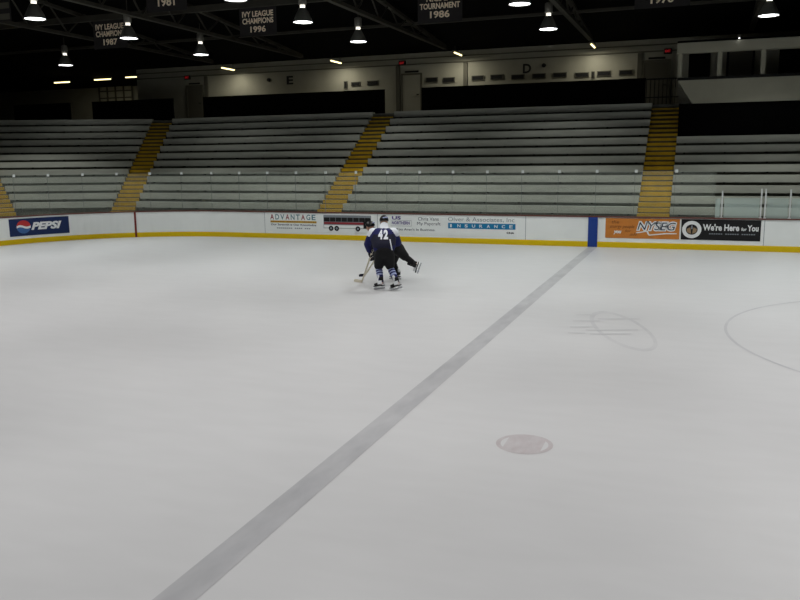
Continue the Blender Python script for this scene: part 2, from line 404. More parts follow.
AW = .55
XM0, XM1, XR0, XR1 = -10.74, -9.70, 1.335, 2.39
BCACHE = {}
def bench(p, q, ztop, label, group):
    """seat plank with front board, on steel brackets; p right end, q left end of the front edge"""
    L = (q-p).length; ang = math.atan2((p-q).y, (p-q).x)
    o = MB().box((0, 0, -.05), (L, .30, 0), BENCH).box((0, 0, -.25), (L, .035, -.05), BENCH).build('bleacher_bench')
    o.location = q+Vector((0,0,ztop)); o.rotation_euler = (0,0,ang)
    tag(o, label, 'bench', group)
    nb = max(2, int(L/1.17)); 
    if 'b' not in BCACHE:
        m = MB(); m.box((-.03, .036, -.29), (.03, .149, -.051), BRACK).box((-.03, .036, -.06), (.03, .29, -.051), BRACK)
        BCACHE['b'] = m.build('bracket', o); first = BCACHE['b']; first.location = (.3, 0, 0); k0 = 1
    else: k0 = 0
    for k in range(k0, nb):
        c = BCACHE['b'].copy(); COL.objects.link(c); c.parent = o; c.location = (.3+k*(L-.6)/(nb-1), 0, 0)
for i in range(NR):
    o = i*RD; z = Z0+RH*i; rown = ORD[i]+' row up'
    f = lambda x: Vector((x, Y0+o, 0))
    bench(f(XR0), f(XM1), z, 'grey bench, %s, between the middle and right yellow aisles' % rown, 'benches between middle and right aisles')
    bench(f(XM0), corner1(o)-t0*AW, z, 'grey bench, %s, between the left and middle yellow aisles' % rown, 'benches between left and middle aisles')
    bench(corner1(o)+t1*AW, corner2(o)-t1*AW, z, 'grey bench, %s, in the angled block left of the left aisle' % rown, 'benches in the angled corner block')
    if i < 8: bench(f(XR-.1), f(XR1), z, 'grey bench, %s, right of the right yellow aisle' % rown, 'benches right of the right aisle')
# yellow stairs
def stairs(fl, frt, name):
    """fl(o), frt(o): left and right edge points at offset o"""
    mb = MB(); h2 = RH/2
    for k in range(-1, NR*2-1):
        o = SET-.26+k*RD/2+.0; z = zt(0)-h2+(k+0)*h2+h2*0
        oa = SET-.02+(k-1)*RD/2; ob = SET-.02+k*RD/2; z1 = zt(0)+.008+(k-1)*h2; z0 = z1-h2
        A, B, Cc, Dd = fl(oa), frt(oa), frt(ob), fl(ob)
        V = lambda p, z: p+Vector((0,0,z))
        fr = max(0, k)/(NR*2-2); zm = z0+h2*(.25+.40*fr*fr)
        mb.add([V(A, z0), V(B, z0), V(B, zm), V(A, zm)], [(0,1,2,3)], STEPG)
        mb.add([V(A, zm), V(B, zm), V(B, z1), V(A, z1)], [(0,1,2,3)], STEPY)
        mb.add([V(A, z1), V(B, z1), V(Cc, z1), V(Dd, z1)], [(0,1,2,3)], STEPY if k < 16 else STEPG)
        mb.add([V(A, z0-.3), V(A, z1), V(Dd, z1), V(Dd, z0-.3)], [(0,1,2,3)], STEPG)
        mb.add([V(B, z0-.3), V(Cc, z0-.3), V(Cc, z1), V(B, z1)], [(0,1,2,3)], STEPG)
    return struct(mb.build(name))
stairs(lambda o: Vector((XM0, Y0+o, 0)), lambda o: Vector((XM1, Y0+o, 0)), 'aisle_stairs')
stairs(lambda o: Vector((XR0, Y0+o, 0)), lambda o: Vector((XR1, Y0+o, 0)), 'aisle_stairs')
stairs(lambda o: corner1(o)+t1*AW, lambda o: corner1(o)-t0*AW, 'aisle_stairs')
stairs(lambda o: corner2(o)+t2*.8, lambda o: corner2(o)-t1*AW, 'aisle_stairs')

# ------------------------------------------------------------------ back wall, concourse
YW, ZW = 35.5, 8.06
def wallbox(x0, x1, z0, z1, m, name, d=.2): return MB().box((x0, YW, z0), (x1, YW+d, z1), m).build(name)
bw = struct(wallbox(-26.2, XR, zc, ZW, WALL, 'wall_back'))
for z in (7.55, 7.82): MB().box((-26.2, YW-.05, z-.03), (2.2, YW, z+.02), LEDGE).build('wall_ledge', bw)
for x in (-21.7, -10.75, -7.35, .55): MB().box((x-.1, YW-.08, zc), (x+.1, YW, 7.5), WALLD).build('wall_pier', bw)
wl = struct(MB().box((-42, 40.5, zc), (-26.2, 40.7, ZW), WALL).build('wall_left')); MB().box((-26.2, YW+.2, zc), (-26, 40.7, ZW), WALLD).build('wall_return', wl)
# glazed panel with grid far left
wa, wb = at(99, 85, 1, 40.4), at(133, 104, 1, 40.4); wz0, wz1 = wb.z, wa.z
gw_ = struct(MB().box((wa.x, 40.4, wz0), (wb.x, 40.5, wz1), PRESS).build('window_1'))
for k in range(5): x = wa.x+(wb.x-wa.x)*k/4; MB().box((x-.04, 40.34, wz0), (x+.04, 40.4, wz1), WALLD).build('window_bar', gw_)
for k in range(4): z = wz0+(wz1-wz0)*k/3; MB().box((wa.x, 40.34, z-.035), (wb.x, 40.4, z+.035), WALLD).build('window_bar', gw_)
def door(x0, x1, zt_, n, m=WALLD):
    d = struct(MB().box((x0, YW-.05, zc), (x1, YW, zt_), m).build('door_%d' % n))
    for a, b in ((x0-.08, x0), (x1, x1+.08)): MB().box((a, YW-.07, zc), (b, YW, zt_), LEDGE).build('door_frame', d)
    MB().box((x0-.08, YW-.07, zt_), (x1+.08, YW, zt_+.08), LEDGE).build('door_frame', d)
    MB().box((x1-.18, YW-.12, zc+1.0), (x1-.08, YW-.05, zc+1.05), STEEL).build('door_handle', d)
    MB().box(((x0+x1)/2-.35, YW-.03, zt_+.12), ((x0+x1)/2+.35, YW, zt_+.2), VENT).build('door_sign', d)
door(-10.5, -9.6, 7.05, 1, WALL); door(.75, 1.75, 7.1, 2); door(-22.9, -22.0, 7.0, 3)
# black barriers behind the top row
for x0, x1, lb in ((-32.5, -28.6, 'black barrier behind the angled block, at the far left'), (-27.1, -22.0, 'black barrier above the angled block, left of the left aisle'), (-20.2, -10.45, 'long black barrier under the letter E'), (-8.66, 1.0, 'long black barrier under the letter D')):
    o = MB().box((x0, 32.86, zc), (x1, 32.94, 6.17), BLACK).build('black_barrier')
    tag(o, lb, 'barrier', 'black barriers behind the top row')
    MB().box((x0, 32.83, 6.17), (x1, 32.97, 6.20), BLACK).build('barrier_rail', o)
# letters on the wall
for ch, x, lb in (('E', -16.68, 'black letter E painted on the back wall'), ('D', -4.43, 'black letter D painted on the back wall')):
    vs, fs = text_geo(ch, x-.19, x+.19, 6.88, 7.30, .03)
    tag(MB().add([(a, YW-.012, b) for a, b in vs], fs, BLK).build('wall_letter'), lb, 'letter', 'section letters')
vents = [(346, 85, .2, .36), (356, 84, .5, .2), (373, 83, .6, .22), (432, 80, .6, .24), (449, 80, .6, .24), (478, 78, .6, .22), (497, 77, .62, .22), (518, 77, .62, .22), (539, 76, .62, .22), (560, 75, .62, .22), (582, 75, .62, .22), (593, 75, .16, .3), (604, 73.5, .6, .22), (626, 72.5, .6, .22)]
for i, (x, y, w, h) in enumerate(vents):
    p = at(x, y, 1, YW)
    o = MB().box((p.x-w/2, YW-.05, p.z-h/2), (p.x+w/2, YW, p.z+h/2), WALLD).build('wall_vent')
    tag(o, 'small dark vent low on the back wall, %s from the left' % ORD[i], 'vent', 'dark vents in the back wall')
    MB().box((p.x-w/2+.04, YW-.06, p.z-h/2+.03), (p.x+w/2-.04, YW-.05, p.z+h/2-.03), VENT).build('vent_opening', o)
for x, y, lb in ((269, 80, 'small round dark speaker on the wall left of the letter E'), (544, 65.5, 'small round dark speaker on the wall right of the letter D')):
    p = at(x, y, 1, YW); T = Matrix.Translation(p) @ Matrix.Rotation(PI/2, 4, 'X')
    o = MB().lathe([(.09, 0), (.09, .08), (.06, .1)], VENT, T=T).build('wall_speaker'); tag(o, lb, 'speaker')
for x, y, lb in ((402, 63, 'red lit exit sign over the door in the middle gap'), (668, 51, 'red lit exit sign beside the press box'), (187, 77.5, 'red lit exit sign on the left part of the wall')):
    p = at(x, y, 1, YW-.1)
    o = MB().box((p.x-.16, YW-.12, p.z-.10), (p.x+.16, YW, p.z+.10), VENT).build('exit_sign'); tag(o, lb, 'exit sign', 'exit signs')
    vs, fs = text_geo('EXIT', p.x-.11, p.x+.11, p.z-.05, p.z+.05, .02)
    MB().add([(a, YW-.124, b) for a, b in vs], fs, REDL).build('lettering', o)

# ------------------------------------------------------------------ press box
pb = empty('press_box', (2.3, 30.4, 4.98)); tag(pb, 'pale press box balcony hanging over the right block of benches', 'press box')
I = Matrix.Translation((-2.3, -30.4, -4.98))
pm = MB(); yf = 30.4
pts = [(2.32, 5.83), (XR, 5.83), (XR, 4.98), (2.86, 4.98)]
pm.add([I @ Vector((x, yf, z)) for x, z in pts]+[I @ Vector((x, yf+.15, z)) for x, z in pts], [(3,2,1,0), (4,5,6,7), (0,1,5,4), (1,2,6,5), (2,3,7,6), (3,0,4,7)], PRESS)
pm.build('parapet', pb)
MB().box((2.3, yf-.03, 5.83), (XR, yf+.2, 5.93), VENT, I).build('sill_rail', pb)
MB().box((2.24, yf-.05, 6.80), (XR, yf+.25, 7.17), PRESS, I).build('fascia', pb)
for x in (2.36, 3.74, 5.20, 6.66, 8.1): MB().box((x-.075, yf+.03, 5.93), (x+.075, yf+.18, 6.80), PRESS, I).build('post', pb)
MB().box((2.24, 33.0, 5.0), (XR, 33.1, 7.17), WALL, I).build('rear_panel', pb)
MB().box((2.24, yf, 7.17), (XR, 33.1, 7.25), CEIL, I).build('roof', pb)
MB().box((2.45, yf+.15, 4.98), (XR, 33.0, 5.04), CONC, I).build('box_floor', pb)
MB().box((2.62, 32.96, 6.0), (3.42, 33.0, 7.08), DARKGL, I).build('dark_opening', pb)
dr = MB().box((4.1, 32.94, 5.1), (4.95, 33.0, 7.05), WALLD, I).build('booth_door', pb)
for a, b in ((4.02, 4.1), (4.95, 5.03)): MB().box((a, 32.92, 5.1), (b, 33.0, 7.1), VENT, I).build('door_jamb', dr)
MB().box((4.02, 32.92, 7.05), (5.03, 33.0, 7.12), VENT, I).build('door_jamb', dr)
MB().box((5.9, 32.96, 5.9), (7.4, 33.0, 7.06), DARKGL, I).build('dark_opening', pb)
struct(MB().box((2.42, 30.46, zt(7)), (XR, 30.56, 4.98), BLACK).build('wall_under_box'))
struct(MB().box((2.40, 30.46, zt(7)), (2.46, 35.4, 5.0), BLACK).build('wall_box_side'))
sp = MB().lathe([(.03, 0), (.06, .04), (.07, .12)], HOUS).build('small_spotlight'); sp.location = (4.35, yf-.1, 7.22)
tag(sp, 'tiny bright lamp on the press box roof edge', 'lamp'); MB().lathe([(.0, -.005), (.035, 0), (.0, .02)], LENS, cap=False).build('bulb', sp)
# gate in the dark gap right of the letter D barrier
g = MB()
for k in range(8): g.box((1.02+k*.16, 32.88, zc), (1.05+k*.16, 32.92, 6.15), VENT)
g.box((1.0, 32.87, 6.12), (2.3, 32.93, 6.17), VENT); g.box((1.0, 32.87, 5.4), (2.3, 32.93, 5.44), VENT)
tag(g.build('bar_gate'), 'dark barred gate at the top of the right aisle beside the press box', 'gate')

# ------------------------------------------------------------------ roof
cm = MB(); YM = 12.95; zr = 10.2
cm.add([(-45, 42, ZW-.4), (14, 42, ZW-.4), (14, YW, ZW+.02), (-45, YW, ZW+.02), (14, YM, zr), (-45, YM, zr), (14, -6, 8.4), (-45, -6, 8.4)], [(0,1,2,3), (3,2,4,5), (5,4,6,7)], CEIL)
struct(cm.build('ceiling'))
roofz = lambda y: ZW+.02+(YW-y)/(YW-YM)*(zr-ZW-.02) if y > YM else zr-(YM-y)/(YM+6)*(zr-8.4)
TX = [(-20.3, 'first'), (-15.2, 'second'), (-7.9, 'third'), (-1.4, 'fourth'), (4.9, 'fifth')]
for x, o_ in TX:
    t = empty('roof_truss', (x, 34, 8.0)); tag(t, 'dark steel roof truss spanning over the rink, %s from the left' % o_, 'truss', 'roof trusses')
    y0_, y1_ = 2.0, 34.0
    zb = 7.95
    m = MB().box((-.09, y0_-34, zb-8.0), (.09, y1_-34, zb-8.0+.12), STEEL); m.build('bottom_chord', t)
    vs = []
    m = MB()
    for yy in (y0_, YM, y1_):
        z = min(roofz(yy)-.1, 9.9); vs += [(-.08, yy-34, z-.12-8), (.08, yy-34, z-.12-8), (.08, yy-34, z-8), (-.08, yy-34, z-8)]
    m.add(vs, [(4*i+k, 4*i+4+k, 4*i+4+(k+1) % 4, 4*i+(k+1) % 4) for i in range(2) for k in range(4)]+[(3,2,1,0), (8,9,10,11)], STEEL); m.build('top_chord', t)
    w = MB(); yy = y1_; i = 0
    while yy-2 > y0_:
        za, zbb = zb+.1, min(roofz(yy-1)-.15, 9.8)
        w.tube([(0, yy-34, za-8), (0, yy-1-34, zbb-8)], .035, STEEL, 6); w.tube([(0, yy-1-34, zbb-8), (0, yy-2-34, za-8)], .035, STEEL, 6); yy -= 2
    w.build('web', t)
for y, z, lb in ((24.4, 8.50, 'long dark purlin above the hanging championship banners'), (18.35, 8.50, 'long dark purlin carrying the banner that shows only its year'), (29.5, 8.35, 'long thin dark purlin above the far stands')):
    hh = .22 if y < 25 else .1
    struct(MB().box((-40, y-.08, z), (12, y+.08, z+hh), STEEL).build('roof_beam'))
# banners
def banner(x0, x1, y, z0, z1, lines, label):
    o = MB().box((x0, y-.006, z0), (x1, y+.006, z1), BANNER).build('banner'); tag(o, label, 'banner', 'hanging championship banners')
    MB().tube([(x0-.05, y, z1), (x1+.05, y, z1)], .025, STEEL).build('banner_rod', o)
    for txt, fa, fb, fx in lines:
        w = (x1-x0)*fx/2; c = (x0+x1)/2; h = z1-z0
        vs, fs = text_geo(txt, c-w, c+w, z0+h*fa, z0+h*fb, .03)
        MB().add([(a, y-.010, b) for a, b in vs], fs, BTEXT).build('lettering', o)
    return o
ivy = lambda yr: [('IVY LEAGUE', .66, .86, .84), ('CHAMPIONS', .42, .62, .84), (yr, .12, .34, .42)]
banner(-12.72, -11.2, 24.35, 7.5, 8.5, ivy('1996'), 'dark banner lettered with league title and year 1996, left of centre')
banner(-19.35, -17.75, 24.35, 7.42, 8.5, ivy('1987'), 'dark banner lettered with league title and year 1987, behind a lamp')
banner(-12.15, -10.75, 18.3, 7.34, 8.5, ivy('1981'), 'dark banner cut by the top of the photo, only its year 1981 showing')
banner(-5.85, -4.3, 24.35, 7.5, 8.5, [('N.C.A.A.', .68, .86, .6), ('TOURNAMENT', .44, .63, .9), ('1986', .15, .38, .44)], 'dark banner lettered with tournament and year 1986, right of centre')
banner(1.15, 2.75, 24.35, 7.47, 8.5, ivy('1970'), 'dark banner at the top right with only the year 1970 showing')
p0, p1 = at(-26, 24, 1, 18.3), at(12, 24, 1, 18.3)
bo = MB().box((p0.x, 18.294, p0.z), (p1.x, 18.306, 8.52), BANNER).build('banner'); tag(bo, 'grey banner with pale rows at the top left corner', 'banner', 'hanging championship banners')
for fa in (.05, .42, .75): MB().box((p0.x+.1, 18.285, p0.z+fa*.9), (p1.x-.05, 18.29, p0.z+(fa+.2)*.9), WALLD).build('pale_row', bo)

# ------------------------------------------------------------------ lamps
def spot(loc, e, ang=112, blend=.3, rgb=(1, .985, .97)):
    l = bpy.data.lights.new('rink_light', 'SPOT'); l.energy = e; l.spot_size = R(ang); l.spot_blend = blend; l.shadow_soft_size = .28; l.color = rgb
    o = bpy.data.objects.new('rink_light', l); COL.objects.link(o); o.location = loc; return o
POW = 610
proto = None
seen = {(-16.57, 18.52): 'high bay lamp nearest the top left corner', (-16.6, 23.0): 'high bay lamp hanging in front of the 1987 banner', (-24.65, 28.5): 'farthest left small high bay lamp, above the angled block', (-16.9, 28.0): 'small high bay lamp between the 1987 and 1996 banners', (-9.2, 22.5): 'high bay lamp just right of the 1996 banner', (-9.3, 27.3): 'high bay lamp between the 1996 and 1986 banners, nearer the latter', (-1.95, 22.3): 'high bay lamp cut by the photo top, right of the 1986 banner', (-2.0, 27.3): 'high bay lamp above the letter D', (5.1, 27.5): 'high bay lamp above the press box', (-9.2, 18.4): 'high bay lamp at the top edge, its rim only showing, above the 1996 banner'}
for (x, y), lb in seen.items():
    if proto is None:
        t = proto = empty('high_bay_lamp', (x, y, 7.5))
        outer = [(.33, 0), (.325, .03), (.27, .16), (.20, .30), (.13, .42), (.115, .45)]
        m = MB().lathe(outer+[(r-.012, z) for r, z in reversed(outer)], ALU, n=28, cap=False); kid(t, m.build('reflector', t, True))
        kid(t, MB().lathe([(.0, .012), (.2, .014), (.312, .02), (.2, .028), (.0, .03)], LENS, n=28, cap=False).build('lens', t))
        kid(t, MB().lathe([(.085, .45), (.085, .55)], NECK, n=16).build('lamp_neck', t, True))
        kid(t, MB().lathe([(.10, .55), (.14, .58), (.14, .86), (.10, .90), (.03, .92)], HOUS, n=20).build('ballast_housing', t, True))
        kid(t, MB().tube([(0, 0, .9), (0, 0, 1.5)], .018, STEEL).build('hanger', t))
    else:
        t = copy_tree(proto); t.location = (x, y, 7.5)
    tag(t, lb, 'lamp', 'high bay lamps over the rink')
for i in range(-2, 4):
    for j in range(7):
        spot((-9.3+7.3*i, 27.5-4.6*j, 7.47), POW*((.05, .12, .22, .22, .22, .22)[i+2], 1.18, 1.03, 1, .97, .9, .82)[j]*(.75 if i == -2 else 1), rgb=(.975, 1, .98) if j < 3 else (1, .98, .965))
# strip lights under the roof at the back
def strip_light(a, b, lb, e=3):
    a, b = Vector(a), Vector(b); c = (a+b)/2; L = (b-a).length; ang = math.atan2((b-a).y, (b-a).x)
    t = empty('strip_light', c, ang); tag(t, lb, 'strip light', 'strip lights along the back')
    MB().box((-L/2, -.09, .03), (L/2, .09, .10), HOUS).build('housing', t)
    MB().tube([(-L/2+.03, 0, 0), (L/2-.03, 0, 0)], .032, TUBE).build('tube', t)
    for s in (-1, 1): MB().box((s*L*.4-.012, -.012, .10), (s*L*.4+.012, .012, .30), STEEL).build('hanger', t)
    if e:
        l = bpy.data.lights.new('tube_glow', 'AREA'); l.shape = 'RECTANGLE'; l.size = L; l.size_y = .07; l.energy = e; l.color = (1, .95, .8)
        o = bpy.data.objects.new('tube_glow', l); COL.objects.link(o); o.location = c+Vector((0, 0, -.05)); o.rotation_euler = (0, 0, ang)
for x, y, lb in ((228, 69, 'short strip light left of the letter E, near the wall top'), (336, 62, 'short strip light right of the letter E'), (458, 54, 'short strip light left of the letter D'), (593, 46, 'short strip light right of the letter D')):
    p = at(x, y, 1, 34.3); strip_light((p.x, 33.7, p.z), (p.x, 34.9, p.z), lb, 32)
for xa, ya, xb, yb, lb in ((59, 79.2, 81, 79.6, 'upper of two overlapping strip lights at the far left'), (54, 83, 70, 81.8, 'lower of two overlapping strip lights at the far left'), (94, 80.2, 111, 78.8, 'strip light tilting up to the right over the grid window'), (125, 75.6, 138, 78.6, 'strip light over the right end of the grid window')):
    yy = 36.6 if 'lower of' in lb else 37.5; p, q = at(xa, ya, 1, yy), at(xb, yb, 1, yy); q.z = p.z = (p.z+q.z)/2; strip_light(p, q, lb, 12 if 'grid' in lb else 3)

# ------------------------------------------------------------------ skaters
def finish(ob, name, parent, smooth=True):
    dg = bpy.context.evaluated_depsgraph_get(); dg.update()
    me = bpy.data.meshes.new_from_object(ob.evaluated_get(dg)); me.name = name
    bpy.data.objects.remove(ob); o = bpy.data.objects.new(name, me); COL.objects.link(o)
    if parent: o.parent = parent
    if smooth: me.polygons.foreach_set('use_smooth', [True]*len(me.polygons))
    return o
def skin(name, J, E, mats, parent=None, sub=2, extra=None, voxel=0, flat=None):
    """J name -> (point, radius); the first joint is the root"""
    names = list(J); me = bpy.data.meshes.new(name)
    me.from_pydata([J[k][0] for k in names], [(names.index(a), names.index(b)) for a, b in E], [])
    ob = bpy.data.objects.new(name, me); COL.objects.link(ob)
    md = ob.modifiers.new('s', 'SKIN'); md.use_smooth_shade = True
    for i, k in enumerate(names):
        r = J[k][1]; sv = me.skin_vertices[0].data[i]
        sv.radius = (r, r) if not isinstance(r, tuple) else r
        sv.use_root = i == 0
    sb = ob.modifiers.new('u', 'SUBSURF'); sb.levels = sub; sb.render_levels = sub
    o = finish(ob, name, parent)
    if extra:
        bm = bmesh.new(); bm.from_mesh(o.data); extra(bm); bm.to_mesh(o.data); bm.free()
    if voxel:
        rm = o.modifiers.new('r', 'REMESH'); rm.mode = 'VOXEL'; rm.voxel_size = voxel; rm.use_smooth_shade = True
        p = o.parent; o = finish(o, name, p)
    o.data.materials.clear()
    for m in mats: o.data.materials.append(m)
    return o
def blend(name, caps, mats, parent=None, voxel=.016, it=8, extra=None):
    """one continuous surface through tapered limbs (a, ra, b, rb)"""
    bm = bmesh.new()
    for a, ra, b, rb in caps:
        a, b = Vector(a), Vector(b); d = b-a; L = d.length
        for p, r in ((a, ra), (b, rb)): bmesh.ops.create_icosphere(bm, subdivisions=3, radius=r, matrix=Matrix.Translation(p))
        if L > 1e-4:
            Q = d.to_track_quat('Z', 'Y').to_matrix().to_4x4()
            bmesh.ops.create_cone(bm, cap_ends=True, segments=24, radius1=ra, radius2=rb, depth=L, matrix=Matrix.Translation((a+b)/2) @ Q)
    if extra: extra(bm)
    me = bpy.data.meshes.new(name); bm.to_mesh(me); bm.free(); ob = bpy.data.objects.new(name, me); COL.objects.link(ob)
    rm = ob.modifiers.new('r', 'REMESH'); rm.mode = 'VOXEL'; rm.voxel_size = voxel
    sm = ob.modifiers.new('s', 'SMOOTH'); sm.iterations = it; sm.factor = .5
    o = finish(ob, name, parent)
    o.data.materials.clear()
    for m in mats: o.data.materials.append(m)
    return o
def lerp(a, b, t): return Vector(a)*(1-t)+Vector(b)*t
def head_extra(c, f, u):
    """skull, jaw, nose, eyes, ears and lips; c centre, f facing, u up of the head"""
    f = Vector(f).normalized(); u = Vector(u); u = (u-f*u.dot(f)).normalized(); s = f.cross(u)
    B = Matrix((s, f, u)).transposed().to_4x4()
    def fn(bm):
        def ell(o, r, sg=12):
            bmesh.ops.create_uvsphere(bm, u_segments=sg, v_segments=sg, radius=1, matrix=Matrix.Translation(Vector(c)+(B.to_3x3() @ Vector(o))) @ B @ Matrix.Diagonal((*r, 1)))
        ell((0, 0, .02), (.076, .096, .10), 20); ell((0, .025, -.06), (.056, .066, .062), 16)
        ell((0, .105, -.022), (.014, .022, .024)); ell((0, .084, -.068), (.026, .012, .010))
        for sx in (-1, 1):
            ell((sx*.032, .082, .008), (.015, .012, .011)); ell((sx*.078, -.005, -.01), (.010, .020, .030))
    return fn
def helmet(c, f, u, parent):
    f = Vector(f).normalized(); u = Vector(u); u = (u-f*u.dot(f)).normalized(); s = f.cross(u)
    B = Matrix((s, f, u)).transposed().to_4x4()
    bm = bmesh.new(); bmesh.ops.create_uvsphere(bm, u_segments=24, v_segments=16, radius=1)
    for v in bm.verts:
        x, y, z = v.co; zl = -.18 if y < .35 else .28
        v.co = (x*.108, y*.128, max(z, zl)*.125+.03)
    me = bpy.data.meshes.new('helmet'); bm.transform(Matrix.Translation(Vector(c)) @ B); bm.to_mesh(me); bm.free()
    me.materials.append(HELM); me.polygons.foreach_set('use_smooth', [True]*len(me.polygons))
    o = bpy.data.objects.new('helmet', me); COL.objects.link(o); o.parent = parent
    P = lambda x, y, z: Vector(c)+B.to_3x3() @ Vector((x, y, z))
    MB().tube([P(-.06, -.112, .085), P(0, -.128, .09), P(.06, -.112, .085)], .014, SOCKW).build('helmet_badge', o)
    MB().tube([P(.09, .02, .01), P(.07, .05, -.10), P(0, .07, -.13), P(-.07, .05, -.10), P(-.09, .02, .01)], .006, SKB).build('chin_strap', o)
    return o
def glove(w, d, side, up_, parent):
    """w wrist, d direction of the palm, up_ back of the hand; fingers curl round the stick"""
    d = Vector(d).normalized(); up_ = Vector(up_); up_ = (up_-d*up_.dot(d)).normalized(); s = d.cross(up_)*side
    w = Vector(w); P = lambda a, b, c: w+d*a+s*b+up_*c
    J = {'palm': (P(.05, 0, 0), (.045, .034)), 'cuff': (P(-.07, 0, 0), .062), 'wr': (P(-.01, 0, 0), .05), 'kn': (P(.095, 0, .004), (.046, .03))}
    E = [('palm', 'wr'), ('wr', 'cuff'), ('palm', 'kn')]
    o = skin('glove', J, E, [GLOVE], parent, 2)
    for k, (b, L) in enumerate(((-.036, .040), (-.012, .046), (.012, .043), (.036, .034))):
        q = {'a': (P(.08, b, .0), .016), 'b': (P(.08+L, b, -.012), .015), 'c': (P(.082+L*.9, b*.95, -.05), .014), 'd': (P(.055, b*.9, -.062), .012)}
        skin('finger', q, [('a', 'b'), ('b', 'c'), ('c', 'd')], [GLOVE], o, 1)
    q = {'a': (P(.03, -.04, -.01), .018), 'b': (P(.06, -.062, -.035), .016), 'c': (P(.085, -.05, -.062), .013)}
    skin('thumb', q, [('a', 'b'), ('b', 'c')], [GLOVE], o, 1)
    return o
def skate(ankle, toe, upv, parent, boot=SKB, panel=SKW):
    """ankle joint, toe direction, up along the shin"""
    a = Vector(ankle); u = Vector(upv).normalized(); t = Vector(toe); t = (t-u*t.dot(u)).normalized(); s = t.cross(u)
    B = Matrix((t, s, u)).transposed().to_4x4(); T = Matrix.Translation(a+u*.03) @ B @ Matrix.Diagonal((1.06, 1.18, 1.10, 1))
    P = lambda x, y, z: T @ Vector((x, y, z))
    o = skin('skate', {'heel': (P(-.03, 0, -.03), (.048, .044)), 'ank': (P(-.01, 0, .04), .05), 'top': (P(-.02, 0, .12), .056), 'arch': (P(.06, 0, -.035), (.044, .042)), 'ball': (P(.13, 0, -.045), (.05, .034)), 'toe': (P(.19, 0, -.045), (.042, .032))},
             [('heel', 'ank'), ('ank', 'top'), ('heel', 'arch'), ('arch', 'ball'), ('ball', 'toe')], [boot], parent, 2)
    MB().box((-.07, -.03, -.088), (.20, .03, -.070), SKB, T).box((-.06, -.014, -.125), (-.0, .014, -.085), SKW, T).box((.11, -.014, -.125), (.18, .014, -.085), SKW, T).build('blade_holder', o)
    MB().box((-.085, -.003, -.150), (.215, .003, -.118), BLADE, T).build('blade', o)
    skin('tongue', {'a': (P(.055, 0, .02), .034), 'b': (P(.035, 0, .12), .040), 'c': (P(.05, 0, .165), .030)}, [('a', 'b'), ('b', 'c')], [panel], o, 2)
    for sy in (-1, 1): MB().box((-.05, sy*.050-.003, -.05), (.06, sy*.050+.003, .03), panel, T).build('side_panel', o)
    return o
FV = Vector((-.353, .935, 0)).normalized(); RV = Vector((FV.y, -FV.x, 0))
